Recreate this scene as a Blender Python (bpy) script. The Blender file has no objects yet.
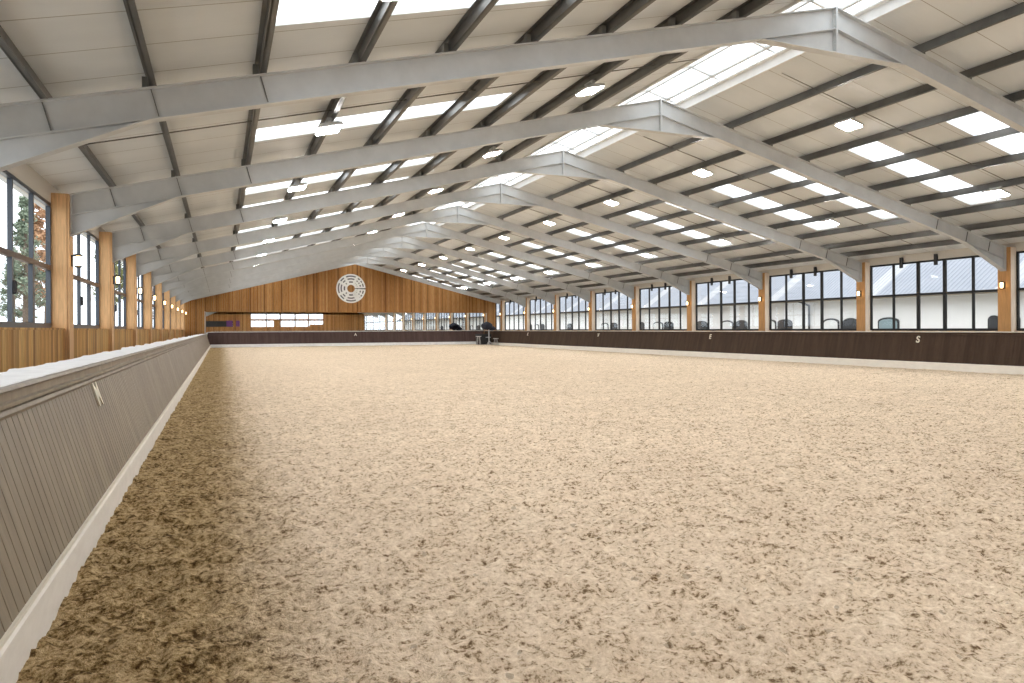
import bpy, math, random
import numpy as np
from mathutils import Vector, Matrix
random.seed(7)
scene = bpy.context.scene
COL = scene.collection
EYE = 1.5                      # height of the lens above the sand
XL, XR, XA = -2.77, 24.96, 11.08   # column faces, ridge
Y0, BAY = 10.68, 6.0           # first frame in view, bay length
SL = 0.2503                    # roof slope
ZRIDGE = 7.72                  # top of the steel at the ridge
SHEET = 0.215                   # roof lining above the steel
YN, YF = -3.6, 67.0            # near and far gable walls
KN, KF = -2.9, 66.1            # kickboards at both ends
FR = range(0, 10)
def FY(k): return Y0 + BAY * k
def zsteel(o): return ZRIDGE - SL * o
def zsheet(o): return ZRIDGE + SHEET - SL * o
ORD = ['first', 'second', 'third', 'fourth', 'fifth', 'sixth', 'seventh', 'eighth', 'ninth', 'tenth', 'eleventh', 'twelfth']

def PO(sgn, i):      # purlin i below the ridge, offset across the slope
    if i == 8: return 13.16
    return 2.28+1.378*i if sgn < 0 else 2.33+1.39*i
# ------------------------------------------------------------------ mesh builder
class MB:
    def __init__(s): s.v = []; s.f = []
    def quad(s, a, b, c, d):
        n = len(s.v); s.v += [a, b, c, d]; s.f.append((n, n+1, n+2, n+3))
    def box(s, x0, x1, y0, y1, z0, z1):
        n = len(s.v)
        s.v += [(x0,y0,z0),(x1,y0,z0),(x1,y1,z0),(x0,y1,z0),(x0,y0,z1),(x1,y0,z1),(x1,y1,z1),(x0,y1,z1)]
        s.f += [tuple(n+i for i in q) for q in ((0,3,2,1),(4,5,6,7),(0,1,5,4),(1,2,6,5),(2,3,7,6),(3,0,4,7))]
        return s
    def prism(s, poly, axis, a, b):
        """poly: 2D outline; axis 'y' -> (x,z) swept y a..b ; 'x' -> (y,z) swept x ; 'z' -> (x,y) swept z"""
        n = len(s.v); m = len(poly)
        for t in (a, b):
            for p, q in poly:
                s.v.append((p, t, q) if axis == 'y' else (t, p, q) if axis == 'x' else (p, q, t))
        s.f.append(tuple(range(n, n+m))); s.f.append(tuple(range(n+2*m-1, n+m-1, -1)))
        for i in range(m):
            j = (i+1) % m
            s.f.append((n+i, n+m+i, n+m+j, n+j))
        return s
    def tube(s, p0, p1, r0, r1=None, seg=8, cap=True):
        r1 = r0 if r1 is None else r1
        p0, p1 = Vector(p0), Vector(p1); d = (p1-p0).normalized()
        u = d.orthogonal().normalized(); w = d.cross(u); n = len(s.v)
        for p, r in ((p0, r0), (p1, r1)):
            for i in range(seg):
                a = 2*math.pi*i/seg
                s.v.append(tuple(p + (u*math.cos(a) + w*math.sin(a))*r))
        for i in range(seg):
            j = (i+1) % seg
            s.f.append((n+i, n+j, n+seg+j, n+seg+i))
        if cap:
            s.f.append(tuple(range(n+seg-1, n-1, -1))); s.f.append(tuple(range(n+seg, n+2*seg)))
        return s
    def lathe(s, prof, c=(0,0,0), seg=16):
        n = len(s.v)
        for r, z in prof:
            for i in range(seg):
                a = 2*math.pi*i/seg
                s.v.append((c[0]+r*math.cos(a), c[1]+r*math.sin(a), c[2]+z))
        for k in range(len(prof)-1):
            for i in range(seg):
                j = (i+1) % seg
                s.f.append((n+k*seg+i, n+k*seg+j, n+(k+1)*seg+j, n+(k+1)*seg+i))
        s.f.append(tuple(range(n+seg-1, n-1, -1))); s.f.append(tuple(n+(len(prof)-1)*seg+i for i in range(seg)))
        return s
    def build(s, name, mat, parent=None, recalc=True, smooth=False):
        off = world_loc(parent)
        me = bpy.data.meshes.new(name)
        me.from_pydata([(x-off[0], y-off[1], z-off[2]) for x, y, z in s.v], [], s.f)
        if recalc:
            import bmesh
            bm = bmesh.new(); bm.from_mesh(me); bmesh.ops.recalc_face_normals(bm, faces=bm.faces); bm.to_mesh(me); bm.free()
        if smooth: me.polygons.foreach_set('use_smooth', [True]*len(me.polygons))
        me.materials.append(mat)
        o = bpy.data.objects.new(name, me); COL.objects.link(o)
        if parent: o.parent = parent
        return o
def world_loc(o):
    v = Vector((0,0,0))
    while o is not None:
        v = v + o.location; o = o.parent
    return v
def thing(name, label, cat, loc=(0,0,0), group=None):
    o = bpy.data.objects.new(name, None); COL.objects.link(o); o.location = loc; o.empty_display_size = .2
    return tag(o, label, cat, group)
def tag(o, label, cat, group=None):
    o['label'] = label; o['category'] = cat
    if group: o['group'] = group
    return o
def struct(o): o['kind'] = 'structure'; return o
def dup(root, loc, label):
    r = root.copy(); COL.objects.link(r); r.location = loc; r['label'] = label
    for ch in list(root.children):
        c = ch.copy(); COL.objects.link(c); c.parent = r
        for g in list(ch.children):
            d = g.copy(); COL.objects.link(d); d.parent = c
    return r

# ------------------------------------------------------------------ materials
def mat(name, col=(.5,.5,.5), rough=.6, metal=0., spec=.5, emit=None, es=0.):
    m = bpy.data.materials.new(name); m.use_nodes = True
    b = m.node_tree.nodes['Principled BSDF']
    b.inputs['Base Color'].default_value = (*col, 1); b.inputs['Roughness'].default_value = rough
    b.inputs['Metallic'].default_value = metal; b.inputs['Specular IOR Level'].default_value = spec
    if emit: b.inputs['Emission Color'].default_value = (*emit, 1); b.inputs['Emission Strength'].default_value = es
    return m
class NT:
    def __init__(s, m): s.t = m.node_tree; s.n = s.t.nodes; s.b = s.n.get('Principled BSDF')
    def add(s, typ, **kw):
        n = s.n.new(typ)
        for k, v in kw.items():
            if k.startswith('i_'): n.inputs[int(k[2:])].default_value = v
            else: setattr(n, k, v)
        return n
    def link(s, a, b): s.t.links.new(a, b)
    def math(s, op, a, b=None, c=None):
        n = s.n.new('ShaderNodeMath'); n.operation = op
        for i, x in enumerate((a, b, c)):
            if x is None: continue
            if isinstance(x, (int, float)): n.inputs[i].default_value = x
            else: s.link(x, n.inputs[i])
        return n.outputs[0]
    def pos(s):
        g = s.n.new('ShaderNodeNewGeometry'); sp = s.n.new('ShaderNodeSeparateXYZ'); s.link(g.outputs['Position'], sp.inputs[0])
        return g.outputs['Position'], sp.outputs
    def noise(s, vec, scale, detail=3, rough=.5, stretch=None):
        if stretch:
            mp = s.add('ShaderNodeMapping'); mp.inputs['Scale'].default_value = stretch; s.link(vec, mp.inputs[0]); vec = mp.outputs[0]
        n = s.add('ShaderNodeTexNoise'); n.inputs['Scale'].default_value = scale; n.inputs['Detail'].default_value = detail; n.inputs['Roughness'].default_value = rough
        s.link(vec, n.inputs['Vector']); return n.outputs[0]
    def ramp(s, f, stops):
        r = s.add('ShaderNodeValToRGB'); e = r.color_ramp.elements
        while len(e) > 1: e.remove(e[-1])
        e[0].position = stops[0][0]; e[0].color = (*stops[0][1], 1)
        for p, c in stops[1:]:
            q = e.new(p); q.color = (*c, 1)
        s.link(f, r.inputs[0]); return r.outputs[0]
    def mix(s, fac, a, b, mode='MIX'):
        n = s.add('ShaderNodeMix', data_type='RGBA', blend_type=mode)
        for x, i in ((fac, 0), (a, 6), (b, 7)):
            if isinstance(x, (int, float)): n.inputs[i].default_value = x
            elif isinstance(x, tuple): n.inputs[i].default_value = (*x, 1)
            else: s.link(x, n.inputs[i])
        return n.outputs[2]
    def bump(s, h, strength, dist):
        n = s.add('ShaderNodeBump'); n.inputs['Strength'].default_value = strength; n.inputs['Distance'].default_value = dist
        s.link(h, n.inputs['Height']); s.link(n.outputs[0], s.b.inputs['Normal'])

def painted(name, col, rough=.45, var=.12, scale=3., metal=0.):
    m = mat(name, col, rough, metal); t = NT(m); p, _ = t.pos()
    f = t.noise(p, scale, 5, .6)
    lo = tuple(c*(1-var) for c in col); hi = tuple(min(1, c*(1+var)) for c in col)
    t.link(t.ramp(f, [(.3, lo), (.7, hi)]), t.b.inputs['Base Color'])
    return m
def boards(name, axis, width, cols, rough=.6, grain=.35, knots=True):
    """timber whose tone changes from board to board (axis 0 x, 1 y) with grain running up"""
    m = mat(name, cols[0], rough); t = NT(m); p, s = t.pos()
    idx = t.math('FLOOR', t.math('DIVIDE', s[axis], width))
    wn = t.add('ShaderNodeTexWhiteNoise', noise_dimensions='1D'); t.link(idx, wn.inputs['W'])
    base = t.ramp(wn.outputs[0], [(i/(len(cols)-1), c) for i, c in enumerate(cols)])
    g = t.noise(p, 6, 5, .65, (5, 5, .35))
    g2 = t.ramp(g, [(.3, (1-grain,)*3), (.65, (1.12,)*3)])
    t.link(t.mix(1., base, g2, 'MULTIPLY'), t.b.inputs['Base Color'])
    t.bump(g, .15, .01); t.b.inputs['Specular IOR Level'].default_value = .25
    return m

M = {}
M['steel'] = painted('painted_steel', (.555,.57,.575), .42, .07, 2.5)
M['steel_joint'] = mat('steel_joint', (.16,.16,.15), .6)
M['purlin'] = painted('galvanised_purlin', (.13,.127,.12), .36, .3, 1.2, .6)
M['lining'] = mat('roof_lining', (.68,.715,.745), .55)
t = NT(M['lining']); p, s = t.pos()
fr = t.math('ABSOLUTE', t.math('SUBTRACT', t.math('FRACT', t.math('ADD', s[1], .32)), .5))
line = t.math('GREATER_THAN', fr, .4915)
rib = t.math('SINE', t.math('MULTIPLY', s[1], 2*math.pi/.1))
tone = t.ramp(t.noise(p, .45, 3, .5, (1, 3, 1)), [(.3, (.65,.685,.71)), (.7, (.71,.745,.77))])
t.link(t.mix(line, tone, (.33,.32,.30)), t.b.inputs['Base Color'])
t.bump(rib, .12, .004)
M['column_wood'] = boards('larch_casing', 0, .27, [(.68,.41,.20),(.72,.45,.23),(.64,.37,.175)], .55, .22)
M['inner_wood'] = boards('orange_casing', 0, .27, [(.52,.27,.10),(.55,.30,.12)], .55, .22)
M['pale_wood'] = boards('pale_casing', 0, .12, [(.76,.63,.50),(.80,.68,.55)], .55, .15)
M['gable_wood'] = boards('gable_boards', 0, .145, [(.30,.13,.035),(.40,.195,.06),(.50,.27,.10),(.20,.085,.022),(.47,.24,.08),(.33,.15,.042),(.43,.215,.07),(.26,.115,.03)], .55, .35)
M['panel_wood'] = boards('dado_boards', 1, .15, [(.60,.31,.085),(.70,.40,.13),(.44,.215,.055),(.76,.48,.18),(.30,.14,.04),(.64,.35,.10)], .6, .4)
M['frame'] = mat('anthracite_frame', (.045,.058,.078), .35)
M['sunlit_transom'] = boards('sunlit_transom', 1, 3., [(.13,.085,.06),(.15,.095,.065)], .5, .2)  # dark frame member; sunlight and reflection on it put into the brown
M['frame_right'] = mat('backlit_frame', (.012,.012,.012), .45, 0, .3)  # same frames as on the left, silhouette darkness put into the colour
M['black'] = mat('black_plastic', (.018,.018,.02), .5)
M['fascia'] = mat('pale_fascia', (.58,.55,.50), .55)
M['white'] = painted('white_paint', (.78,.78,.77), .5, .05)
M['logo_white'] = mat('logo_white', (.80,.80,.78), .5)
M['logo_gap_shade'] = mat('logo_gap_shade', (.13,.125,.135), .6)  # grey that stands for shade on the wood behind the slots
def kick(name, axis, a, b, c, rough):
    m = mat(name, a, rough, 0, .5 if rough < .5 else .2); t = NT(m); p, s = t.pos()
    st = (3, 1, .5) if axis == 0 else (1, 3, .5)
    f = t.noise(p, 1.6, 6, .65, st)
    base = t.ramp(f, [(.25, a), (.5, b), (.78, c)])
    idx = t.math('FLOOR', t.math('DIVIDE', s[axis], .115))
    wn = t.add('ShaderNodeTexWhiteNoise', noise_dimensions='1D'); t.link(idx, wn.inputs['W'])
    v = t.ramp(wn.outputs[0], [(0, (.86,.86,.86)), (1, (1.1,1.1,1.1))])
    t.link(t.mix(1., base, v, 'MULTIPLY'), t.b.inputs['Base Color'])
    t.bump(t.noise(p, 30, 3, .6, st), .1, .004)
    return m
M['kick_left'] = kick('grey_brown_kickboards', 1, (.16,.126,.09), (.22,.178,.128), (.30,.247,.178), .42)  # grey-brown, paler than the right and end boards
M['kick_right'] = kick('brown_kickboards', 1, (.042,.025,.016), (.056,.034,.022), (.074,.047,.032), .75)
M['kick_end'] = kick('dark_kickboards', 0, (.062,.037,.034), (.082,.051,.046), (.105,.068,.061), .75)
M['plinth'] = mat('plinth', (.62,.58,.50), .7)
t = NT(M['plinth']); p, s = t.pos()
f = t.noise(p, 3.2, 6, .7, (1, 1, 2.5))
t.link(t.ramp(f, [(.22, (.52,.51,.49)), (.36, (.74,.69,.62)), (.7, (.82,.775,.70))]), t.b.inputs['Base Color'])
M['dusty'] = painted('dusty_ledge', (.80,.80,.80), .6, .08, 5)
M['letter'] = mat('letter_paint', (.75,.70,.58), .5)

# sand: raked, pale and dry; a damper track along the left kickboard
M['sand'] = mat('arena_sand', (.62,.47,.32), .95, 0, .1)
t = NT(M['sand']); p, s = t.pos()
edge = t.math('ADD', s[0], t.math('MULTIPLY', t.math('SUBTRACT', t.noise(p, 1.6, 6, .7), .5), .7))
damp = t.add('ShaderNodeMapRange', interpolation_type='SMOOTHSTEP'); t.link(edge, damp.inputs[0])
for i, v in ((1, -.2), (2, .75), (3, 1.), (4, 0.)): damp.inputs[i].default_value = v
crumb = t.math('ADD', t.noise(p, 27, 3, .62), t.math('ADD', t.math('MULTIPLY', t.math('SUBTRACT', t.noise(p, 5, 3, .6), .5), .45), t.math('MULTIPLY', t.math('SUBTRACT', t.noise(p, 90, 2, .6), .5), .35)))  # low end drives the dark tones: moist crumbs plus painted shade of pits
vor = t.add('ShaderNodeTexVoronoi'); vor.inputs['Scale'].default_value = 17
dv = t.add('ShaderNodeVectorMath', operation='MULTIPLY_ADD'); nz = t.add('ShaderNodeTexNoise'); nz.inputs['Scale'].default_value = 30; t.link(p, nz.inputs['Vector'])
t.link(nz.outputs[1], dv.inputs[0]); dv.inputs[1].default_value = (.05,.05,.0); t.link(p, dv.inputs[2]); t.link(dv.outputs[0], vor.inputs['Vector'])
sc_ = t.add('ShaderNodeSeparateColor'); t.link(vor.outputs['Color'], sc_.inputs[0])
pit_shade = t.math('MULTIPLY', t.math('GREATER_THAN', sc_.outputs[0], .90), t.math('LESS_THAN', vor.outputs['Distance'], t.math('MULTIPLY', sc_.outputs[1], .42)))  # flat dark spots: the shade inside pits is put into the colour
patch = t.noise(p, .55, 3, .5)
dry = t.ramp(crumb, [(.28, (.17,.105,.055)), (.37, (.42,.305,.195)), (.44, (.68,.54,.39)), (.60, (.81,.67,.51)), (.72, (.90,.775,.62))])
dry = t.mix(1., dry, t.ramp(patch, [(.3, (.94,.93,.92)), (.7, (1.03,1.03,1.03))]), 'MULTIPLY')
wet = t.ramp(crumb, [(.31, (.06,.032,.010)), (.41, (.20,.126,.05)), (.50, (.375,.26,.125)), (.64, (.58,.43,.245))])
t.link(t.mix(t.math('MULTIPLY', pit_shade, .40), t.mix(damp.outputs[0], dry, wet), (.12,.075,.038)), t.b.inputs['Base Color'])
hb = t.math('ADD', t.noise(p, 42, 4, .7), t.math('MULTIPLY', t.noise(p, 130, 2, .6), .4))
t.bump(hb, .8, .03)

def glass(name, tint, gloss_rough=.02):
    m = bpy.data.materials.new(name); m.use_nodes = True; tr = m.node_tree; tr.nodes.clear()
    o = tr.nodes.new('ShaderNodeOutputMaterial'); a = tr.nodes.new('ShaderNodeBsdfTransparent'); g = tr.nodes.new('ShaderNodeBsdfGlossy')
    mx = tr.nodes.new('ShaderNodeMixShader'); f = tr.nodes.new('ShaderNodeFresnel'); f.inputs[0].default_value = 1.4; k_ = tr.nodes.new('ShaderNodeMath'); k_.operation = 'MULTIPLY'; k_.inputs[1].default_value = .08
    a.inputs[0].default_value = (*tint, 1); g.inputs['Roughness'].default_value = gloss_rough
    tr.links.new(f.outputs[0], k_.inputs[0]); tr.links.new(k_.outputs[0], mx.inputs[0]); tr.links.new(a.outputs[0], mx.inputs[1]); tr.links.new(g.outputs[0], mx.inputs[2]); tr.links.new(mx.outputs[0], o.inputs[0])
    return m
M['glass'] = glass('window_glass', (.95,.97,.98))
def translucent(name, col, k):
    m = bpy.data.materials.new(name); m.use_nodes = True; tr = m.node_tree; tr.nodes.clear()
    o = tr.nodes.new('ShaderNodeOutputMaterial'); a = tr.nodes.new('ShaderNodeBsdfTransparent'); g = tr.nodes.new('ShaderNodeBsdfTranslucent')
    mx = tr.nodes.new('ShaderNodeMixShader'); mx.inputs[0].default_value = k
    a.inputs[0].default_value = (*col, 1); g.inputs[0].default_value = (*col, 1)
    tr.links.new(a.outputs[0], mx.inputs[1]); tr.links.new(g.outputs[0], mx.inputs[2]); tr.links.new(mx.outputs[0], o.inputs[0])
    return m
M['rooflight'] = translucent('rooflight_sheet', (.95,.96,.96), .35)
M['ridgelight'] = translucent('ridge_sheet', (.88,.90,.91), .35)
M['mirror'] = mat('mirror', (.86,.87,.86), .015, 1.)
M['lamp_body'] = mat('lamp_body', (.55,.55,.54), .4, .3)
M['lamp_lens'] = mat('lamp_lens', (.9,.9,.9), .4, 0, .5, (1., .985, .965), 108.)
M['lantern_lens'] = mat('lantern_lens', (.9,.8,.6), .4, 0, .5, (1., .66, .32), 5.)
M['chrome'] = mat('brushed_steel', (.6,.6,.6), .3, .8)
M['navy'] = mat('dark_fabric', (.02,.022,.035), .85)
M['purple'] = mat('purple_cloth', (.13,.04,.17), .8)
# outside
M['render_white'] = painted('white_render', (.68,.68,.67), .8, .05, .6)
M['slate'] = mat('sheet_roof', (.42,.48,.58), .45)
t = NT(M['slate']); p, s = t.pos()
fr = t.math('FRACT', t.math('DIVIDE', s[1], 7.3)); pale = t.math('GREATER_THAN', fr, .87)
t.link(t.mix(pale, t.ramp(t.noise(p, .8, 4), [(.3, (.15,.17,.205)), (.7, (.18,.20,.235))]), (.27,.283,.30)), t.b.inputs['Base Color'])
M['gutter'] = mat('brown_soffit', (.17,.14,.10), .7)
M['door_dark'] = mat('stable_door', (.018,.02,.023), .6)
M['pane_teal'] = mat('stable_window', (.20,.27,.29), .25)
M['pane_pale'] = mat('stable_shutter', (.62,.63,.62), .6)
M['grass'] = painted('pale_bounce_ground', (.50,.48,.44), .95, .12, .8)  # unseen ground outside, made pale to bounce more light onto the ceiling
M['concrete'] = painted('concrete', (.42,.40,.36), .85, .1, 1.5)
M['bark'] = painted('bark', (.10,.075,.055), .9, .3, 6)
def leaf(name, c):
    m = painted(name, c, .7, .4, 2.5); return m
M['conifer'] = leaf('conifer_needles', (.16,.20,.14))
M['autumn'] = leaf('autumn_leaves', (.42,.25,.14))
M['olive'] = leaf('olive_leaves', (.16,.17,.06))
M['brick'] = painted('brick', (.42,.19,.11), .85, .2, 4)

# ------------------------------------------------------------------ floor of sand
def value_noise(x, y, seed):
    xi = np.floor(x).astype(np.int64); yi = np.floor(y).astype(np.int64); fx = x-xi; fy = y-yi
    fx = fx*fx*(3-2*fx); fy = fy*fy*(3-2*fy)
    def h(a, b):
        n = (a*374761393 + b*668265263 + seed*974711) & 0xffffffff
        n = ((n ^ (n >> 13))*1274126177) & 0xffffffff
        return ((n ^ (n >> 16)) & 0xffff)/65535.
    return (h(xi,yi)*(1-fx)+h(xi+1,yi)*fx)*(1-fy) + (h(xi,yi+1)*(1-fx)+h(xi+1,yi+1)*fx)*fy
def sand_floor():
    ys = [KN-.1]
    while ys[-1] < 2.2: ys.append(ys[-1]+.12)
    while ys[-1] < KF+.15: ys.append(ys[-1] + min(.3, max(.017, .00075*(ys[-1]+.5)**2)))
    xs = [-1.0]
    while xs[-1] < 4.5: xs.append(xs[-1]+.019)
    while xs[-1] < 9: xs.append(xs[-1]+.03)
    while xs[-1] < 23.75: xs.append(xs[-1]+.05)
    X, Y = np.meshgrid(np.array(xs), np.array(ys))
    Z = np.zeros_like(X)
    fade = np.clip(1.15-Y/45., .35, 1)
    for w, a, sd in ((.9, .016, 1), (.30, .024, 2), (.13, .034, 3), (.066, .032, 4), (.038, .018, 5)):
        n = value_noise(X/w + .37*Y/w*.3, Y/w, sd)
        if w < .5: n = 1-np.abs(2*n-1)*1.0 if sd % 2 else n     # clods
        Z += a*(n-.5)*fade
    near_left = np.clip(1-(X+1.0)/1.6, 0, 1)
    Z += .03*near_left*(value_noise(X/.2, Y/.2, 9)-.3)
    s = np.clip((Y-36)/28., 0, 1); Z += .04*s*s*(3-2*s)
    Z -= np.clip((X-22.6)/.9, 0, 1)*.03
    ny, nx = X.shape
    me = bpy.data.meshes.new('floor')
    co = np.stack([X, Y, Z], -1).reshape(-1, 3).astype(np.float32)
    idx = np.arange(nx*ny).reshape(ny, nx)
    q = np.stack([idx[:-1,:-1], idx[:-1,1:], idx[1:,1:], idx[1:,:-1]], -1).reshape(-1, 4).astype(np.int32)
    me.vertices.add(len(co)); me.vertices.foreach_set('co', co.ravel())
    me.loops.add(q.size); me.loops.foreach_set('vertex_index', q.ravel())
    me.polygons.add(len(q)); me.polygons.foreach_set('loop_start', np.arange(0, q.size, 4, dtype=np.int32))
    me.update(calc_edges=True); me.validate()
    me.polygons.foreach_set('use_smooth', np.ones(len(q), dtype=bool))
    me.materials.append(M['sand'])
    o = bpy.data.objects.new('floor', me); COL.objects.link(o); struct(o)
    o['label'] = 'raked pale arena sand with a darker damp track along the left kickboard'
sand_floor()
struct(MB().box(-3.4, 25.6, YN-.3, YF+.3, -.35, -.12).build('trim_1', M['concrete']))       # concrete slab under everything
struct(MB().box(-120, 120, -60, 300, -.6, -.36).build('ground', M['grass']))

# ------------------------------------------------------------------ roof: lining, rooflights, purlins
LO, LI = 10.56, 5.2        # rooflight strips run from o=LI to o=LO
strips = []
for k in range(-3, 10):
    for a in (.8, 3.8):
        y = FY(k)+a+(.18 if k > 0 else 0)
        if YN+.3 < y and y+1.0 < YF-.1: strips.append((k, a, y, y+1.0))
def slopebox(mb, sgn, o0, o1, y0, y1, off=0., th=.09):
    z0, z1 = zsheet(o0)+off, zsheet(o1)+off
    poly = [(XA+sgn*o0, z0), (XA+sgn*o1, z1), (XA+sgn*o1, z1+th), (XA+sgn*o0, z0+th)]
    mb.prism(poly, 'y', y0, y1)
for sgn in (-1, 1):
    mb = MB()
    slopebox(mb, sgn, 1.0, LI, YN-.3, YF+.3)
    slopebox(mb, sgn, LO, 14.75, YN-.3, YF+.3)
    y = YN-.3
    for _, _, a, b in strips:
        slopebox(mb, sgn, LI, LO, y, a); y = b
    slopebox(mb, sgn, LI, LO, y, YF+.3)
    struct(mb.build('ceiling', M['lining']))
    side = 'left' if sgn < 0 else 'right'
    for k, a, y0, y1 in strips:
        mb = MB(); slopebox(mb, sgn, LI-.05, LO+.05, y0-.03, y1+.03, .093, .006)
        o = mb.build('rooflight', M['rooflight'])
        if k < -1: w = 'behind the viewpoint'
        elif k == -1: w = 'before the nearest steel frame'
        elif k == 9: w = 'beside the far gable wall'
        else: w = f'between {ORD[k]} and {ORD[k+1]} steel frames'
        n = 'nearer' if a < 2 else 'farther'
        tag(o, f'white rooflight strip on the {side} slope, {n} one {w}', 'rooflight', f'rooflight strips on the {side} slope')
    # purlins (Z-sections on edge)
    for i in range(1, 10):
        o = PO(sgn, i-1)
        x = XA+sgn*o; zb = zsteel(o)+.012; zt = zsheet(o)-.003
        mb = MB()
        mb.box(x-.014, x+.014, YN-.05, YF+.05, zb, zt-.005)
        mb.box(x-sgn*.075 if sgn > 0 else x, x if sgn > 0 else x+.075, YN-.05, YF+.05, zb, zb+.014)
        mb.box(x if sgn > 0 else x-.075, x+.075 if sgn > 0 else x, YN-.05, YF+.05, zt-.03, zt-.018)
        q = mb.build('purlin', M['purlin'])
        nm = 'along the eaves' if i == 9 else f'{ORD[i-1]} below the ridge glazing'
        tag(q, f'dark grey steel purlin under the {side} slope, {nm}', 'purlin', f'purlins of the {side} slope')
    up = MB()
    x = XA+sgn*.978
    up.box(x-.02, x+.02, YN-.1, YF+.1, zsheet(1.0)-.06, zsheet(1.0)+.185)
    up.box(min(x, x-sgn*.14), max(x, x-sgn*.14), YN-.1, YF+.1, zsheet(1.0)+.15, zsheet(1.0)+.185)
    tag(up.build('rooflight_upstand', M['white']), f'long white flashing strip along the {side} edge of the ridge rooflight', 'flashing')
    # sag rods: thin dark rods across the purlins
    for k in range(-1, 9):
        y = FY(k)+3.05 - .35
        p0 = (XA+sgn*1.2, y, zsteel(1.2)+.09); p1 = (XA+sgn*13.3, y, zsteel(13.3)+.09)
        w = 'in front of the nearest steel frame' if k < 0 else f'between the {ORD[k]} and {ORD[k+1]} steel frames'
        tag(MB().tube(p0, p1, .011, seg=6).build('sag_rod', M['purlin']), f'thin dark tie rod under the {side} slope {w}', 'rod', f'tie rods under the {side} slope')
# ridge glazing, one length per bay
for k in range(-3, 10):
    y0, y1 = max(FY(k), YN), min(FY(k+1), YF)
    if y1-y0 < .3: continue
    w = 'over the sand behind the viewpoint' if k < -1 else 'above the sand before the nearest steel frame' if k == -1 else \
        'at the far gable wall' if k == 9 else f'between the {ORD[k]} and {ORD[k+1]} steel frames'
    r = thing('ridge_rooflight', f'double pitched ridge rooflight with grey glazing bars {w}', 'rooflight', (XA, y0, zsheet(0)), 'ridge rooflights')
    mb = MB()
    for sgn in (-1, 1): slopebox(mb, sgn, .0, 1.06, y0+.01, y1-.01, .24, .008)
    mb.build('glazing', M['ridgelight'], r)
    for j in range(3):
        yy = y0+.6+2.0*j
        if yy > y1: continue
        for sgn in (-1, 1):
            mb = MB(); slopebox(mb, sgn, .0, 1.0, yy-.025, yy+.025, .19, .05); mb.build('glazing_bar', M['lamp_body'], r)
    for sgn in (-1, 1):
        mb = MB(); slopebox(mb, sgn, .62, .67, y0+.01, y1-.01, .18, .05); mb.build('rail', M['lamp_body'], r)
    MB().box(XA-.03, XA+.03, y0+.01, y1-.01, zsheet(0)+.17, zsheet(0)+.24).build('ridge_bar', M['lamp_body'], r)

# ------------------------------------------------------------------ steel portal frames
RD = .43    # rafter depth
def ibeam(mb, sgn, o0, o1, y, top, depth, fw=.19, ft=.018):
    def seg(a, b, y0, y1):
        mb.prism([(XA+sgn*o0, top(o0)-b), (XA+sgn*o1, top(o1)-b), (XA+sgn*o1, top(o1)-a), (XA+sgn*o0, top(o0)-a)], 'y', y0, y1)
    seg(0, ft, y-fw/2, y+fw/2); seg(ft, depth-ft, y-.007, y+.007); seg(depth-ft, depth, y-fw/2, y+fw/2)
def make_end_frame(y, label):
    t = thing('steel_roof_frame', label, 'roof frame', (XA, y, 3.38), 'steel roof frames')
    for sgn in (-1, 1):
        mb = MB(); ibeam(mb, sgn, .012, 13.84, y, zsteel, .40); mb.build('rafter', M['steel'], t)
    MB().box(XA-.02, XA+.02, y-.1, y+.1, ZRIDGE-.42, ZRIDGE+.01).build('apex_plate', M['steel'], t)
    return t
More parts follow.
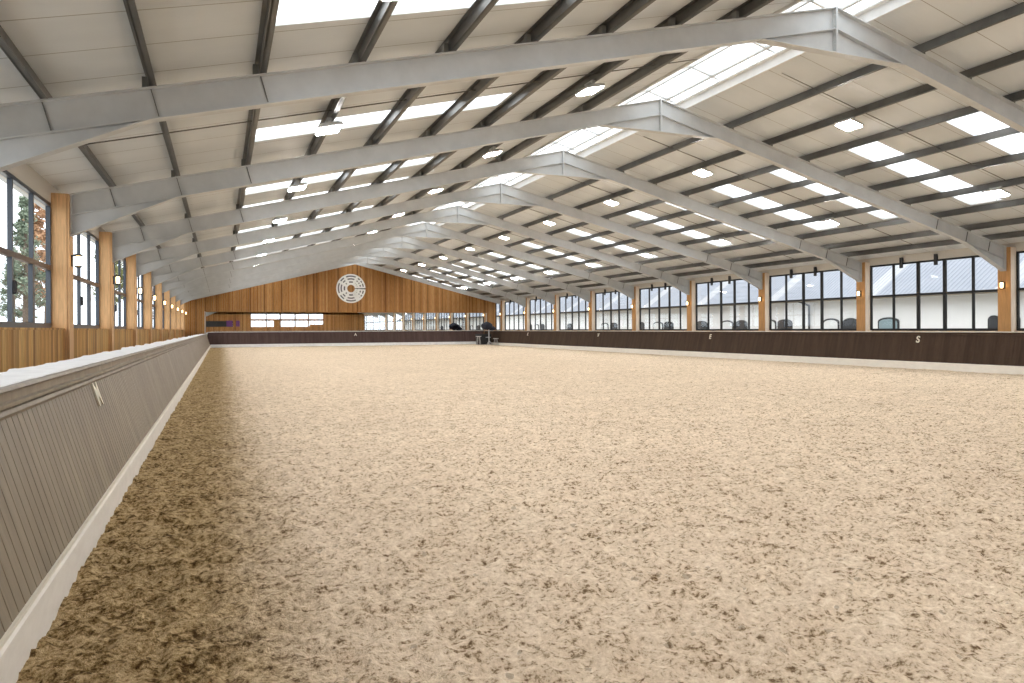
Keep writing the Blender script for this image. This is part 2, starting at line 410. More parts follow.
def make_frame(y, label):
    t = thing('steel_roof_frame', label, 'roof frame', (XA, y, 3.38), 'steel roof frames')
    for sgn in (-1, 1):
        mb = MB(); ibeam(mb, sgn, .012, 13.84, y, zsteel, RD); mb.build('rafter', M['steel'], t)
        oe, oi, zb = 13.86, 11.93, 3.41
        xi, xe = XA+sgn*oi, XA+sgn*oe
        mb = MB()
        mb.prism([(xi, zsteel(oi)-RD), (xe, zsteel(oe)-RD), (xe, zb)], 'y', y-.0065, y+.0065)
        n = Vector((xe-xi, zb-(zsteel(oi)-RD))); n = Vector((-n.y, n.x)).normalized()*.018
        if n.y < 0: n = -n
        mb.prism([(xi, zsteel(oi)-RD), (xe, zb), (xe+n.x, zb+n.y), (xi+n.x, zsteel(oi)-RD+n.y)], 'y', y-.095, y+.095)
        mb.build('eaves_haunch', M['steel'], t)
        MB().box(min(xe-sgn*.025, xe), max(xe-sgn*.025, xe), y-.1, y+.1, zb, zsteel(oe)).build('end_plate', M['steel'], t)
        for i in (6, 7, 8):
            o = PO(sgn, i); x = XA+sgn*o; xb = x - sgn*.10
            mb = MB()
            ob = abs(xb-XA)
            mb.prism([(x-.007, zsteel(o)-.02), (x+.007, zsteel(o)-.02), (xb+.007, zsteel(ob)-RD+.018), (xb-.007, zsteel(ob)-RD+.018)], 'y', y-.035, y-.0075)
            mb.build('web_stiffener', M['steel_joint'], t)
        for i in range(8):
            o = PO(sgn, i); x = XA+sgn*(o+.03)
            mb = MB(); mb.box(min(x, x+sgn*.075), max(x, x+sgn*.075), y-.06, y+.06, zsteel(o+.03)-.012, zsteel(o)+.13)
            mb.build('purlin_cleat', M['steel_joint'], t)
    mb = MB(); zb = 6.84
    oa = (ZRIDGE-RD-zb)/SL
    mb.prism([(XA-oa, zb), (XA+oa, zb), (XA, ZRIDGE-RD)], 'y', y-.0065, y+.0065)
    mb.box(XA-oa, XA+oa, y-.095, y+.095, zb-.012, zb+.006)
    mb.build('apex_haunch', M['steel'], t)
    mb = MB(); mb.box(XA-.022, XA+.022, y-.1, y+.1, zb, ZRIDGE+.01)
    for z in (7.0, 7.15, 7.37, 7.57):
        for s2 in (-.06, .06):
            for s3 in (-1, 1): mb.tube((XA+s3*.02, y+s2, z), (XA+s3*.045, y+s2, z), .014, seg=6)
    mb.build('apex_plate', M['steel'], t)
    return t
f0 = None
for k in FR:
    pos = 'nearest' if k == 0 else 'farthest, against the wooden gable' if k == 9 else ORD[k]
    lab = f'grey painted steel pitched roof frame, the {pos} one' + ('' if k in (0, 9) else ' counting from the near end')
    if k == 9: make_end_frame(FY(9), lab.replace('grey painted', 'shallow grey painted')); continue
    f0 = make_frame(FY(0), lab) if k == 0 else dup(f0, (XA, FY(k), 3.38), lab)

# ------------------------------------------------------------------ timber-cased columns and their lanterns
def make_column(sgn, y, label, group):
    xf = XL if sgn < 0 else XR
    t = thing('timber_column', label, 'column', (xf, y, -.1), group)
    x2 = xf+sgn*.335; e = .028
    MB().box(min(xf+sgn*e, x2), max(xf+sgn*e, x2), y-.19, y+.19, -.12, zsteel(13.87)-.02).build('core', M['column_wood'], t)
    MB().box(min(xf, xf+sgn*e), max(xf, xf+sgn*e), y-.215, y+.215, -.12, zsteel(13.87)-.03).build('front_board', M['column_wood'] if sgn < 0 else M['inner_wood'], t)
    for s in (-1, 1):
        a, b = y+s*.19, y+s*.215
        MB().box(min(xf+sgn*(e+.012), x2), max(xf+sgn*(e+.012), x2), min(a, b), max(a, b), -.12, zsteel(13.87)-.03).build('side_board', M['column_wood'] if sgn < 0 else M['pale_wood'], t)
    return t
def make_lantern(sgn, y, label, group):
    xf = XL if sgn < 0 else XR
    z = EYE+1.42; c = xf-sgn*.12
    t = thing('wall_lantern', label, 'lantern', (xf, y, z), group)
    mb = MB(); mb.box(min(xf-.001*sgn, xf-sgn*.025), max(xf-.001*sgn, xf-sgn*.025), y-.05, y+.05, z-.11, z+.11)
    mb.box(min(xf-sgn*.02, c), max(xf-sgn*.02, c), y-.02, y+.02, z+.09, z+.12); mb.build('bracket', M['black'], t)
    MB().lathe([(.03, .145), (.085, .13), (.085, .11), (.07, .1)], (c, y, z), 14).build('cap', M['black'], t)
    MB().lathe([(.035, -.09), (.046, -.06), (.05, .06), (.04, .105)], (c, y, z), 14).build('glass_shade', M['lantern_lens'], t, smooth=True)
    MB().lathe([(.04, -.135), (.07, -.12), (.07, -.1), (.045, -.095)], (c, y, z), 14).build('base_ring', M['black'], t)
    return t
for sgn, side in ((-1, 'left'), (1, 'right')):
    c0 = l0 = None
    xf = XL if sgn < 0 else XR
    for k in range(1, 10):
        lab = f'square column cased in pale orange timber on the {side} wall, {ORD[k-1]} in view from the near end'
        c0 = make_column(sgn, FY(1), lab, f'timber columns of the {side} wall') if k == 1 else dup(c0, (xf, FY(k), -.1), lab)
        lab = f'small lit wall lantern fixed to the {ORD[k-1]} timber column of the {side} wall'
        l0 = make_lantern(sgn, FY(1), lab, f'lanterns on the {side} columns') if k == 1 else dup(l0, (xf, FY(k), EYE+1.42), lab)

# ------------------------------------------------------------------ side walls and windows
win_n = [0]
def side_wall(sgn):
    side = 'left' if sgn < 0 else 'right'
    xw = XL-.345 if sgn < 0 else XR+.345       # glass plane
    sill = EYE+.10 if sgn < 0 else EYE-.12
    head = EYE+2.52 if sgn < 0 else EYE+2.58
    tran = EYE+1.25 if sgn < 0 else EYE+1.28
    mb = MB()
    a, b = sorted((xw-sgn*.04, xw+sgn*.16))
    mb.box(a, b, YN-.1, YF+.1, -.2, sill-.02)
    mb.box(a, b, YN-.1, YF+.1, head, zsheet(abs((xw-XA)))+.05)
    w = struct(mb.build('wall_'+side, M['fascia']))
    for k in range(-2, 11):
        y0 = FY(k-1)+.218; y1 = FY(k)-.218
        y0 = max(y0, YN); y1 = min(y1, YF)
        if y1-y0 < .5: continue
        # timber dado below the window
        mb = MB(); xp = xw-sgn*(.25 if sgn < 0 else .16); y = y0
        while y < y1-.02:
            e = min(y+.15, y1)
            a, b = sorted((xp, xp+sgn*.02)); mb.box(a, b, y+.003, e-.003, -.12, sill-.06); y = e
        a, b = sorted((xp+sgn*.02, xw)); mb.box(a, b, y0, y1, -.12, sill-.07)
        mb.build('cladding', M['panel_wood'], w)
        a, b = sorted((xp-sgn*.015, xw+sgn*.02)); MB().box(a, b, y0, y1, sill-.058, sill-.025).build('sill', M['panel_wood'], w)
        # window
        win_n[0] += 1
        r = struct(thing(f'window_{win_n[0]}', f'tall glazed bay on the {side} wall', 'window', (xw, y0, sill)))
        del r['category']
        def bar(mb, ya, yb, za, zb, d=.035, off=0.):
            a, b = sorted((xw-sgn*(d+off), xw+sgn*(d-off))); mb.box(a, b, ya, yb, za, zb)
        fr = MB()
        bar(fr, y0, y0+.06, sill, head, .04); bar(fr, y1-.06, y1, sill, head, .04)
        bar(fr, y0+.06, y1-.06, head-.07, head, .04); bar(fr, y0+.06, y1-.06, sill-.02, sill+.07, .04)
        FM = M['frame'] if sgn < 0 else M['frame_right']
        fr.build('frame', FM, r)
        full = y1-y0 > 4
        n = (4 if sgn < 0 else 5) if full else max(1, round((y1-y0)/1.25))
        st = (y1-y0)/n
        trn = MB(); bar(trn, y0+.06, y1-.06, tran-.045, tran+.045, .045)
        trn.build('transom', M['sunlit_transom'] if sgn < 0 else FM, r)
        mu = MB()
        for i in range(1, n):
            wd = .032 if sgn < 0 else (.062 if i in (3, 2) else .04)
            y = y0+st*i
            bar(mu, y-wd, y+wd, tran+.045, head-.07); 
            lw = (.085 if i % 2 else .045) if sgn < 0 else wd
            bar(mu, y-lw, y+lw, sill+.07, tran-.045)
        mu.build('mullion', FM, r)
        g = MB()
        a, b = sorted((xw+sgn*.004, xw-sgn*.004))
        g.quad((xw, y0+.05, sill+.05), (xw, y1-.05, sill+.05), (xw, y1-.05, head-.05), (xw, y0+.05, head-.05))
        g.build('pane', M['glass'], r)
        if sgn < 0 and full:
            h = MB()
            for i in (2,):
                y = y0+st*i
                h.lathe([(.02, -.11), (.035, -.09), (.035, .09), (.02, .11)], (xw+.055, y, (sill+tran)/2+.05), 8)
            h.build('handle', M['black'], r)
        if sgn > 0 and full and 1 <= k <= 9:
            # dark blind brackets hanging from the head
            for j, yb in enumerate((y1-1.55, y1-3.05)):
                q = thing('blind_bracket', '', 'bracket', (xw-.1, yb, head-.3), 'dark brackets over the right windows')
                MB().box(xw-.14, xw-.07, yb-.06, yb+.06, head-.22, head+.2).build('arm', M['black'], q)
                MB().box(xw-.07, xw-.02, yb-.045, yb+.045, head+.02, head+.14).build('fixing_plate', M['black'], q)
                q['label'] = f'small dark bracket over the right window before the {ORD[k-1]} timber column, {"nearer" if j else "farther"} of its two' if False else \
                    f'dark bracket hanging over the right window just {"beside" if j == 0 else "two panes nearer than"} the {ORD[k-1]} right column'
side_wall(-1); side_wall(1)

# ------------------------------------------------------------------ gable walls
def gable_poly(x0, x1, zb):
    pts = [(x0, zb), (x1, zb), (x1, zsheet(abs(x1-XA))), ]
    if x0 < XA < x1: pts.append((XA, zsheet(0)+.3))
    pts.append((x0, zsheet(abs(x0-XA))))
    return pts
MX0, MX1, MZ0, MZ1 = -1.2, 24.35, .95, 3.10
wf = struct(MB().prism(gable_poly(-3.1, 25.4, -.2), 'y', YF+.06, YF+.2).build('wall_far', M['fascia']))
mb = MB(); x = -3.05
rnd = random.Random(3)
while x < 25.3:
    xe = x+.145
    o = max(abs(x-XA), abs(xe-XA))
    top = zsheet(o)-.01 if o > 1.0 else zsheet(1.0)
    d = rnd.uniform(0, .012)
    zb = MZ1+.03 if MX0-.05 < x+.07 < MX1+.05 else -.1
    mb.box(x+.004, xe-.004, YF+.0-d, YF+.06, zb, top)
    x = xe
mb.build('cladding', M['gable_wood'], wf)
MB().box(MX0-.03, MX1+.03, YF-.03, YF+.06, MZ1-.02, MZ1+.03).build('batten', M['panel_wood'], wf)
n = 10; wd = (MX1-MX0)/n
for i in range(n):
    x0 = MX0+wd*i
    t = thing('wall_mirror', f'wide arena mirror under the far gable boards, {ORD[i]} from the left', 'mirror', (x0+wd/2, YF, MZ0), 'mirrors along the far wall')
    MB().box(x0+.006, x0+wd-.006, YF+.02, YF+.03, MZ0, MZ1-.02).build('mirror_sheet', M['mirror'], t)
    MB().box(x0, x0+wd, YF+.032, YF+.058, MZ0-.02, MZ1-.02).build('backing_board', M['panel_wood'], t)
# round emblem
def emblem():
    R, c = 1.33, (XA, EYE+3.78)
    y1 = YF-.02
    t = thing('round_emblem', 'large white round emblem of broken concentric rings high on the wooden gable', 'emblem', (c[0], y1, c[1]))
    def ann(mb, r0, r1, a0, a1, ya, yb, seg=None):
        seg = seg or max(2, int(abs(a1-a0)/6))
        pts = [(c[0]+r1*R*math.cos(math.radians(a0+(a1-a0)*i/seg)), c[1]+r1*R*math.sin(math.radians(a0+(a1-a0)*i/seg))) for i in range(seg+1)]
        pin = [(c[0]+r0*R*math.cos(math.radians(a0+(a1-a0)*i/seg)), c[1]+r0*R*math.sin(math.radians(a0+(a1-a0)*i/seg))) for i in range(seg+1)]
        for i in range(seg):
            mb.prism([pin[i], pts[i], pts[i+1], pin[i+1]], 'y', ya, yb)
    mb = MB(); ann(mb, .27, .985, 0, 360, y1-.012, y1); mb.build('gap_shade_ring', M['logo_gap_shade'], t)  # added dark ring in place of the shaded wood between the rings
    mb = MB()
    for r0, r1 in ((.26,.40), (.50,.62), (.71,.81), (.90,1.0)):
        ann(mb, r0, r1, 3 if r0 > .3 else 5, 357 if r0 > .3 else 355, y1-.05, y1-.012)
    for r0, r1 in ((.40,.50), (.62,.71), (.81,.90)):      # spokes between the slots
        w = 3.2/r0
        for a in (-52, -62+0, 62, 118, 150, 208, 242):
            ann(mb, r0, r1, a-w*1.4, a+w*1.4, y1-.05, y1-.012, 2)
        for a in (27, -27, 42, -42):
            ann(mb, r0, r1, a-w*.75, a+w*.75, y1-.05, y1-.012, 2)
        for s in (1, -1):
            ann(mb, r0, r1, s*(2.2/r0), s*(7.5/r0), y1-.05, y1-.012, 2)
    mb.build('ring_pattern', M['logo_white'], t)
emblem()
# near gable (seen only in the far mirrors): timber, a strip of gallery windows, a dark opening
wn = struct(MB().prism(gable_poly(-3.1, 25.4, 4.75), 'y', YN-.2, YN-.06).build('wall_near', M['gable_wood']))
mb = MB()
mb.box(-3.1, 25.4, YN-.2, YN-.06, 3.15, 3.5); mb.box(-3.1, 25.4, YN-.2, YN-.06, -.2, 2.1)
mb.box(-3.1, 5.0, YN-.2, YN-.06, 3.5, 4.75); mb.box(17.6, 25.4, YN-.2, YN-.06, 3.5, 4.75)
mb.box(2.0, 5.0, YN-.2, YN-.06, 2.1, 3.15); mb.box(17.6, 25.4, YN-.2, YN-.06, 2.1, 3.15)
for x in (7.6, 10.0, 12.6, 15.0): mb.box(x-.12, x+.12, YN-.2, YN-.06, 2.1, 4.75)
mb.box(8.9, 9.9, YN-.2, YN-.06, 2.1, 3.15); mb.box(15.2, 17.6, YN-.2, YN-.06, 2.1, 2.5)
mb.build('cladding', M['gable_wood'], wn)
MB().box(-3.0, 2.0, YN-.5, YN-.3, 2.0, 3.2).build('recess_dark_panel', M['black'], wn)  # black slab set behind the opening to stand for the gallery's shade
win_n[0] += 1
gw = struct(MB().box(5.0, 17.6, YN-.14, YN-.13, 2.1, 4.7).build(f'window_{win_n[0]}', M['glass']))
mb = MB()
for i in range(20): mb.box(5.0+i*.65-.03, 5.0+i*.65+.03, YN-.16, YN-.10, 2.1, 4.7)
mb.build('mullion', M['frame'], gw)
for x0, x1, w in ((.9, 1.9, 'wider'), (2.5, 3.1, 'narrower')):
    tag(MB().box(x0, x1, YN-.04, YN-.02, 2.15, 3.2).build('wall_banner', M['purple']), f'{w} of two purple banners on the near gable, seen in the far left mirror', 'banner')

# ------------------------------------------------------------------ kickboards round the arena
def grooved(axis, p0, p1, a, b, w=.115, g=.012, dep=.012):
    """boards running between edge p0=(across, z) bottom and p1 top, along axis 1(y)/0(x) from a to b, with open V grooves"""
    mb = MB()
    nx, nz = (p1[1]-p0[1]), -(p1[0]-p0[0]); L = math.hypot(nx, nz); nx /= L; nz /= L      # inward normal is set by caller order
    u = a; prof = []
    while u < b:
        e = min(u+w, b); prof += [(u, -dep), (u+g*.5, 0), (e-g*.5, 0), (e, -dep)]; u = e
    n0 = len(mb.v)
    for u, d in prof:
        for c, z in (p0, p1):
            q = c+nx*d; zz = z+nz*d
            mb.v.append((q, u, zz) if axis == 1 else (u, q, zz))
    for i in range(len(prof)-1):
        k = n0+2*i; mb.f.append((k, k+1, k+3, k+2))
    return mb
def letter(parent, ch, loc, rot, size=.24):
    cu = bpy.data.curves.new('letter', 'FONT'); cu.body = ch; cu.size = size; cu.extrude = .006; cu.offset = .002 if ch == 'M' else .008
    cu.align_x = 'CENTER'; cu.align_y = 'CENTER'
    ob = bpy.data.objects.new('tmp', cu); COL.objects.link(ob)
    dg = bpy.context.evaluated_depsgraph_get(); me = bpy.data.meshes.new_from_object(ob.evaluated_get(dg))
    bpy.data.objects.remove(ob)
    me.name = 'letter'; me.materials.clear(); me.materials.append(M['letter'])
    o = bpy.data.objects.new('letter', me); COL.objects.link(o); o.parent = parent
    o.location = Vector(loc)-world_loc(parent); o.rotation_euler = rot
    o['label'] = f'cream capital letter {ch}'
    return o
# left
tl = thing('kickboard', 'grey-brown boarded kickboard with dusty white ledge along the left side', 'kickboard', (-1.1, KN, 0))
grooved(1, (-.85, .215), (-1.10, 1.065), KN, KF-.07).build('boards', M['kick_left'], tl, recalc=False)
MB().prism([(-1.16, -.1), (-.87, -.1), (-.87, .2), (-1.13, 1.045), (-1.16, 1.045)], 'y', KN, KF-.07).build('core', M['kick_left'], tl)
mb = MB(); mb.prism([(-1.13, 1.045), (-1.085, 1.045), (-1.075, 1.065), (-1.085, 1.085), (-1.10, 1.090), (-1.085, 1.100), (-1.085, 1.120), (-1.105, 1.130), (-1.105, 1.195), (-1.13, 1.195)], 'y', KN, KF-.07)
mb.build('frieze_rail', M['kick_left'], tl)
MB().prism([(-1.46, 1.185), (-1.085, 1.185), (-1.075, 1.195), (-1.085, 1.213), (-1.46, 1.213)], 'y', KN, KF-.07).build('ledge', M['kick_left'], tl)
# dust lying thick and uneven on the ledge
mb = MB(); rnd = random.Random(5); ys = []; y = KN+.05
while y < KF-.1: ys.append(y); y += rnd.uniform(.10, .22)
for y in ys:
    w = rnd.uniform(0, .025); h = 1.217+rnd.uniform(.004, .012)+ (rnd.uniform(.01, .03) if rnd.random() < .12 else 0)
    mb.v += [(-1.115-rnd.uniform(0, .012), y, 1.214), (-1.14, y, 1.221), (-1.30, y, 1.223), (-1.44, y, h), (-1.47-w, y, h-.004), (-1.475-w, y, 1.195)]
for i in range(len(ys)-1):
    for j in range(5): k = i*6+j; mb.f.append((k, k+6, k+7, k+1))
mb.build('white_covering', M['dusty'], tl)['label'] = 'dusty white covering'
MB().prism([(-1.16, -.15), (-.825, -.15), (-.83, .205), (-.85, .222), (-1.1, .222)], 'y', KN, KF-.07).build('plinth', M['plinth'], tl)
MB().box(-.862, -.838, KN, KF-.07, .222, .238).build('edge_batten', M['letter'], tl)
ang = math.atan2(.25, .805)
letter(tl, 'M', (-1.055, 7.58, .935), (math.pi/2-ang, 0, math.pi/2), .34)
# right
tr = thing('kickboard', 'long dark brown boarded kickboard below the right windows', 'kickboard', (23.8, KN, 0))
gb = grooved(1, (23.5, .25), (23.74, 1.22), KN, KF-.07)
gb.v = [(2*23.62-x, y, z) for x, y, z in grooved(1, (23.74, .25), (23.5, 1.22), KN, KF-.07).v]
gb.build('boards', M['kick_right'], tr, recalc=False)
MB().prism([(23.82, -.1), (23.52, -.1), (23.52, .24), (23.77, 1.21), (23.82, 1.21)], 'y', KN, KF-.07).build('core', M['kick_right'], tr)
MB().prism([(23.82, 1.21), (23.725, 1.21), (23.71, 1.21), (23.735, 1.255), (23.735, 1.315), (23.82, 1.315)], 'y', KN, KF-.07).build('frieze_rail', M['kick_right'], tr)
MB().prism([(24.1, 1.315), (23.70, 1.315), (23.69, 1.33), (23.70, 1.345), (24.1, 1.345)], 'y', KN, KF-.07).build('ledge', M['plinth'], tr)
MB().prism([(23.82, -.15), (23.455, -.15), (23.46, .23), (23.50, .25), (23.8, .25)], 'y', KN, KF-.07).build('plinth', M['plinth'], tr)
ang = math.atan2(.24, .97)
for ch, y in (('S', 18.95), ('E', 31.045), ('V', 43.1), ('K', 55.2)):
    letter(tr, ch, (23.665, y, 1.045), (math.pi/2-ang, 0, -math.pi/2), .34)
# far end
te = thing('kickboard', 'dark purplish brown kickboard across the far end below the mirrors', 'kickboard', (11.3, KF, 0))
gb = grooved(0, (KF-.0, .30), (KF+.2, 1.26), -1.0, 23.7)
gb.build('boards', M['kick_end'], te, recalc=True)
MB().prism([(KF+.27, -.1), (KF+.02, -.1), (KF+.02, .29), (KF+.22, 1.25), (KF+.27, 1.25)], 'x', -1.05, 23.75).build('core', M['kick_end'], te)
MB().prism([(KF+.27, 1.25), (KF+.17, 1.25), (KF+.17, 1.33), (KF+.27, 1.33)], 'x', -1.05, 23.75).build('frieze_rail', M['kick_end'], te)
MB().prism([(KF+.55, 1.33), (KF+.15, 1.33), (KF+.15, 1.36), (KF+.55, 1.36)], 'x', -1.05, 23.75).build('ledge', M['dusty'], te)
MB().prism([(KF+.2, -.15), (KF-.06, -.15), (KF-.06, .28), (KF, .30), (KF+.2, .30)], 'x', -.85, 23.5).build('plinth', M['dusty'], te)
letter(te, 'A', (11.35, KF+.13, 1.05), (math.pi/2-.2, 0, 0), .34)
# near end (behind the viewpoint, closes the arena)
tn = thing('kickboard', 'boarded kickboard across the near end of the arena behind the viewpoint', 'kickboard', (11.3, KN, 0))
grooved(0, (KN, .25), (KN-.2, 1.26), -1.0, 23.7).build('boards', M['kick_end'], tn, recalc=True)
MB().prism([(KN-.27, -.1), (KN-.02, -.1), (KN-.02, .24), (KN-.22, 1.25), (KN-.27, 1.25)], 'x', -1.05, 23.75).build('core', M['kick_end'], tn)
MB().box(-1.05, 23.75, KN-.5, KN-.15, 1.26, 1.3).build('ledge', M['dusty'], tn)

# ------------------------------------------------------------------ square LED lights under the purlins
def make_lamp(x, y, o, sgn, label, group):
    zt = zsteel(o)
    t = thing('ceiling_light', label, 'light', (x, y, zt), group)
    z = zt-.165
    def slab(mb, hx, y0, y1, a, b, hx2=None):      # slab lying parallel to the roof slope
        hx2 = hx if hx2 is None else hx2
        f = lambda d: -sgn*SL*d
        mb.prism([(x-hx, z+a+f(-hx)), (x+hx, z+a+f(hx)), (x+hx2, z+b+f(hx2)), (x-hx2, z+b+f(-hx2))], 'y', y0, y1)
    mb = MB()
    for s2 in (-1, 1): mb.box(x-.03, x+.03, y+s2*.14-.02, y+s2*.14+.02, z+.05, zt+.02)
    mb.box(x-.045, x+.045, y-.17, y+.17, zt-.012, zt+.012)
    mb.build('bracket', M['lamp_body'], t)
    mb = MB(); slab(mb, .23, y-.26, y+.26, 0, .06, .21)
    for i in range(7): slab(mb, .16, y-.218+i*.07, y-.202+i*.07, .06, .085)
    mb.build('housing', M['lamp_body'], t)
    mb = MB(); slab(mb, .195, y-.225, y+.225, -.03, -.001); mb.build('lens', M['lamp_lens'], t)
    return t
for sgn, side in ((-1, 'left'), (1, 'right')):
    for row, o in (('upper', 3.70), ('lower', 9.2)):
        t0 = None; x = XA+sgn*o; nvis = 0
        for k in range(-2, 9):
            y = FY(k)+3.08
            first = 0 if (sgn < 0 and row == 'upper') else -1 if sgn < 0 else 0
            if k < first: lab = f'square white LED light under the {side} slope, {row} row, overhead or behind the viewpoint'
            else:
                lab = f'square white LED light under the {side} slope, {ORD[nvis]} in view along the {row} row'; nvis += 1
            g = f'LED lights of the {row} row, {side} slope'
            t0 = make_lamp(x, y, o, sgn, lab, g) if t0 is None else dup(t0, (x, y, zsteel(o)), lab)

# ------------------------------------------------------------------ the few things standing by the far right corner
cx, cy = 22.72, 62.0
t = thing('equipment_stand', 'grey steel stand with a dark padded bundle on top, in the far right corner', 'stand', (cx, cy, .07))
MB().tube((cx, cy, .07), (cx, cy, 1.45), .055, .05, 10).build('pole', M['chrome'], t)
mb = MB()
for a in range(3):
    q = math.radians(90+120*a); mb.tube((cx, cy, .45), (cx+.28*math.cos(q), cy+.28*math.sin(q), .10), .03, .03, 8)
mb.build('tripod_foot', M['chrome'], t)
MB().lathe([(.22, 0), (.24, .02), (.24, .05), (.2, .06)], (cx-.12, cy-.12, .72), 14).build('tray', M['chrome'], t)
MB().lathe([(.10, 0), (.42, .10), (.55, .32), (.50, .52), (.25, .68), (.08, .75)], (cx-.2, cy, 1.42), 14).build('padded_bundle', M['navy'], t, smooth=True)
MB().lathe([(.1, 0), (.30, .06), (.36, .22), (.2, .40)], (cx+.3, cy+.05, 1.35), 12).build('side_pouch', M['navy'], t, smooth=True)
def stool(x, y, h, label):
    t = thing('metal_stool', label, 'stool', (x, y, .07), 'stools in the far corner')
    MB().lathe([(.23, 0), (.26, .02), (.26, .05), (.22, .065)], (x, y, h), 16).build('seat', M['white'], t)
    for a in range(4):
        q = math.radians(45+90*a)
        MB().tube((x+.12*math.cos(q), y+.12*math.sin(q), h), (x+.23*math.cos(q), y+.23*math.sin(q), .07), .02, .02, 6).build('leg', M['chrome'], t)
    return t
stool(cx-1.05, cy-.1, .80, 'small pale metal stool left of the dark stand in the far corner')
stool(cx+.47, cy-.55, .60, 'small pale metal stool right of the dark stand in the far corner')
b = thing('storage_bin', 'black storage bin against the kickboard behind the dark stand', 'bin', (cx-.1, cy+1.2, .07))
MB().prism([(cx-.72, .07), (cx+.48, .07), (cx+.55, .95), (cx-.8, .95)], 'y', cy+.9, cy+1.5).build('body', M['black'], b)
MB().box(cx-.84, cx+.59, cy+.86, cy+1.54, .95, 1.03).build('lid', M['black'], b)

# ------------------------------------------------------------------ outside: stable block on the right, trees on the left
BX = 33.0
OV = .95; eave = EYE+.0505*(BX-OV)+.05
sb = thing('stable_block', 'long white stable block with blue grey sheet roof outside the right windows', 'building', (BX, 40, -.36))
MB().box(BX, BX+9, -5, 110, -.4, eave+.05).build('wall', M['render_white'], sb)
mb = MB(); y = -6.
prof = []
while y < 111: prof += [(y, 0), (y+.06, .035), (y+.12, 0)]; y += .25
rise, run = 3.6, 5.2
for yy, d in prof: mb.v += [(BX-OV, yy, eave-.05+d), (BX-OV+run, yy, eave-.05+rise+d)]
for i in range(len(prof)-1): k = 2*i; mb.f.append((k, k+1, k+3, k+2))
mb.quad((BX-OV+run, -6, eave-.05+rise), (BX+10, -6, eave-.1), (BX+10, 111, eave-.1), (BX-OV+run, 111, eave-.05+rise))
mb.build('roof', M['slate'], sb, recalc=False)
MB().box(BX-OV+.02, BX+.0, -5, 110, eave-.12, eave-.06).build('soffit', M['gutter'], sb)
mb = MB(); mb.prism([(BX-OV-.05, eave-.02), (BX-OV-.13, eave-.06), (BX-OV-.09, eave-.15), (BX-OV-.01, eave-.15), (BX-OV+.03, eave-.02)], 'y', -5.5, 110.5); mb.build('gutter', M['gutter'], sb)
def opening(u0, u1, kind, arch=2.03):
    # two pixels of the photograph turned into the place on the wall they show
    f_, th = 721.8, math.atan((512-221.4)/721.8)
    def yy(u):
        r = (u-512)/f_; return BX*(math.cos(th)-r*math.sin(th))/(r*math.cos(th)+math.sin(th))
    ya, yb = sorted((yy(u0), yy(u1))); w = yb-ya; yc = (ya+yb)/2
    def outline(hw, zb, zs, rise):
        pts = [(yc-hw, zb), (yc+hw, zb)]
        for i in range(9):
            a = math.pi*i/8; pts.append((yc+hw*math.cos(a), zs+rise*math.sin(a)))
        return pts
    hw = w/2
    name = {'d': 'stable_door', 't': 'window', 'p': 'window'}[kind]
    fr = MB().prism(outline(hw, -.3 if kind == 'd' else .75, arch-.22, .22), 'x', BX-.06, BX+.02).build(name, M['door_dark'], sb)
    if kind != 'd':
        MB().prism(outline(hw-.09, .84, arch-.28, .19), 'x', BX-.075, BX-.055).build('pane', M['pane_teal'] if kind == 't' else M['pane_pale'], fr)
    else:
        mb = MB(); mb.prism(outline(hw-.1, -.25, arch-.3, .18), 'x', BX-.075, BX-.055)
        mb.box(BX-.085, BX-.07, yc-hw+.1, yc+hw-.1, 1.02, 1.08); mb.build('door_leaf', M['door_dark'], fr)
for u0, u1, k in ((879, 900, 't'), (989, 1001, 'd'), (1013, 1021, 'd'), (844, 859, 'd'), (824, 840, 'p'), (778.5, 793, 'd'), (766, 777, 'p'),
                  (736.6, 748, 'd'), (722, 734, 'p'), (696.7, 708, 'd'), (664.6, 674, 'd'), (654, 663.6, 'p'), (640, 645, 'd'), (611, 618, 'd'), (602, 609, 'p'), (568, 573, 'd'), (541, 545, 'd'), (535, 539.5, 'p'), (530, 532.5, 'd')):
    opening(u0, u1, k)
def yat(u):
    r = (u-512)/721.8; th = math.atan((512-221.4)/721.8); return BX*(math.cos(th)-r*math.sin(th))/(r*math.cos(th)+math.sin(th))
yy = yat(811)
mb = MB(); mb.tube((BX-.12, yy, -.36), (BX-.12, yy, eave-.35), .06); mb.tube((BX-.12, yy, eave-.35), (BX-OV, yy, eave-.1), .06); mb.build('downpipe', M['door_dark'], sb)
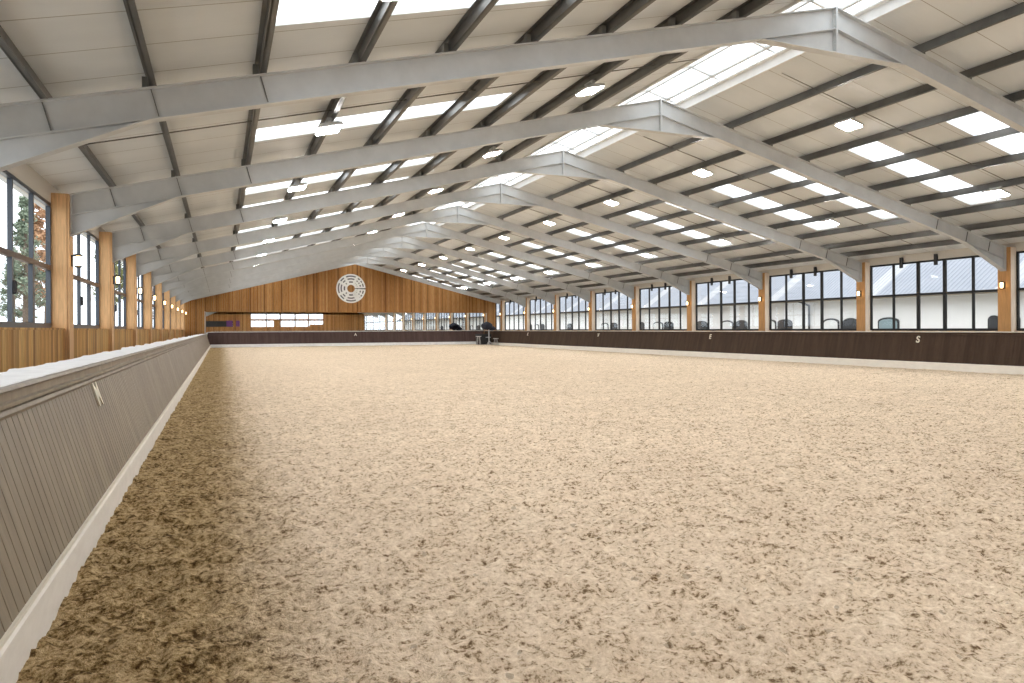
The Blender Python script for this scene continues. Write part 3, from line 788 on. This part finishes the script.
# trees
def tree(name, label, loc, h, spread, kind, seed, n):
    r = random.Random(seed); t = thing(name, label, 'tree', loc, 'trees beyond the left windows')
    x, y, z = loc
    mb = MB(); tips = []
    mb.tube((x, y, z), (x+.1, y, z+h*.5), h*.022, h*.014, 8); mb.tube((x+.1, y, z+h*.5), (x, y+.1, z+h*.97), h*.014, h*.003, 8)
    nb = 46 if kind != 'conifer' else 60
    for i in range(nb):
        f = r.uniform(.22, .96); a = r.uniform(0, 2*math.pi)
        L = spread*((1.05-f) if kind == 'conifer' else (1.0-abs(f-.5)*.9))*r.uniform(.7, 1.1)
        up = (-.12 if kind == 'conifer' else r.uniform(.35, .9))*L
        p0 = Vector((x, y, z+h*f)); p1 = p0+Vector((math.cos(a)*L, math.sin(a)*L, up))
        mb.tube(p0, p1, h*.006*(1.1-f), h*.0015, 5, False); tips.append((p0, p1))
        for j in range(4 if kind != 'conifer' else 2):
            q = p0.lerp(p1, r.uniform(.35, .95)); e = q+Vector((r.uniform(-1,1), r.uniform(-1,1), r.uniform(.1,1)))*L*.3
            mb.tube(q, e, h*.0022, h*.0008, 4, False); tips.append((q, e))
    mb.build('trunk', M['bark'], t)
    if n:
        lb = MB()
        for i in range(n):
            p0, p1 = tips[r.randrange(len(tips))]
            c = p0.lerp(p1, r.uniform(.15, 1.05))+Vector((r.gauss(0,.12), r.gauss(0,.12), r.gauss(0,.12)))*spread*.5
            s = r.uniform(.06, .13)*h*.11
            u = Vector((r.gauss(0,1), r.gauss(0,1), r.gauss(0,.7))).normalized(); w = u.orthogonal().normalized()
            lb.quad(tuple(c-u*s), tuple(c+w*s*.6), tuple(c+u*s), tuple(c-w*s*.6))
        lb.build('foliage', M[{'conifer': 'conifer', 'autumn': 'autumn', 'broad': 'olive'}[kind]], t, recalc=False)
tree('conifer_tree', 'tall grey green conifer filling the middle pane of the nearest left window', (-30, 141, -.36), 25, 5.0, 'conifer', 1, 7000)
tree('conifer_tree', 'shorter conifer at the left edge of the nearest left window', (-36, 160, -.36), 18, 4.5, 'conifer', 2, 5200)
tree('autumn_tree', 'rust brown autumn tree in the right pane of the nearest left window', (-34, 178, -.36), 31, 5.2, 'autumn', 3, 8000)
tree('bare_tree', 'bare dark tree in the lower panes of the nearest left window', (-15, 72, -.36), 9, 2.6, 'bare', 4, 0)
tree('broadleaf_tree', 'pale olive tree beyond the second left window', (-24, 196, -.36), 22, 6.0, 'broad', 5, 6000)
tree('autumn_tree', 'small rust coloured tree farther along outside the left windows', (-12, 175, -.36), 14, 3.5, 'autumn', 8, 4000)
# hedge
r = random.Random(11); hb = MB()
for i in range(9000):
    c = Vector((-19+r.gauss(0,.45), r.uniform(10, 150), abs(r.gauss(.5,.45))-.36)); s = r.uniform(.07, .16)
    u = Vector((r.gauss(0,1), r.gauss(0,1), r.gauss(0,1))).normalized(); w = u.orthogonal().normalized()
    hb.quad(tuple(c-u*s), tuple(c+w*s*.7), tuple(c+u*s), tuple(c-w*s*.7))
o = hb.build('hedge', M['olive'], None, recalc=False); tag(o, 'low olive hedge running along the grass outside the left windows', 'hedge'); o['kind'] = 'stuff'

# ------------------------------------------------------------------ light of an overcast sky
w = bpy.data.worlds.new('sky'); scene.world = w; w.use_nodes = True
nt = w.node_tree; bg = nt.nodes['Background']
tc = nt.nodes.new('ShaderNodeTexCoord'); sp = nt.nodes.new('ShaderNodeSeparateXYZ'); rp = nt.nodes.new('ShaderNodeValToRGB')
nt.links.new(tc.outputs['Generated'], sp.inputs[0]); nt.links.new(sp.outputs[2], rp.inputs[0])
e = rp.color_ramp.elements; e[0].position = 0; e[0].color = (.80,.86,.93,1); e[1].position = .6; e[1].color = (1,1,1,1)
nt.links.new(rp.outputs[0], bg.inputs[0]); bg.inputs[1].default_value = 3.2

# ------------------------------------------------------------------ camera
f_, vx, vy, roll = 721.8, 221.0, 328.7, .005
cam = bpy.data.cameras.new('camera'); co = bpy.data.objects.new('camera', cam); COL.objects.link(co)
cam.sensor_fit = 'HORIZONTAL'; cam.sensor_width = 36; cam.lens = 36*f_/1024; cam.clip_end = 500; cam.clip_start = .05
cam.shift_y = (vy-341.5)/1024
th = math.atan((512-vx)/f_)
R = Vector((math.cos(th), -math.sin(th), 0)); U = Vector((0,0,1)); F = Vector((math.sin(th), math.cos(th), 0))
R2 = R*math.cos(roll)-U*math.sin(roll); U2 = U*math.cos(roll)+R*math.sin(roll)
co.matrix_world = Matrix(((R2.x, U2.x, -F.x, 0), (R2.y, U2.y, -F.y, 0), (R2.z, U2.z, -F.z, EYE+.02), (0,0,0,1)))
scene.camera = co
vs = scene.view_settings; vs.view_transform = 'Standard'; vs.look = 'None'; vs.gamma = 1; vs.exposure = .11; vs.use_curve_mapping = False
scene.cycles.max_bounces = 10; scene.cycles.diffuse_bounces = 5; scene.cycles.transparent_max_bounces = 16; scene.cycles.glossy_bounces = 5
scene.cycles.caustics_reflective = False; scene.cycles.caustics_refractive = False
scene.cycles.use_denoising = True
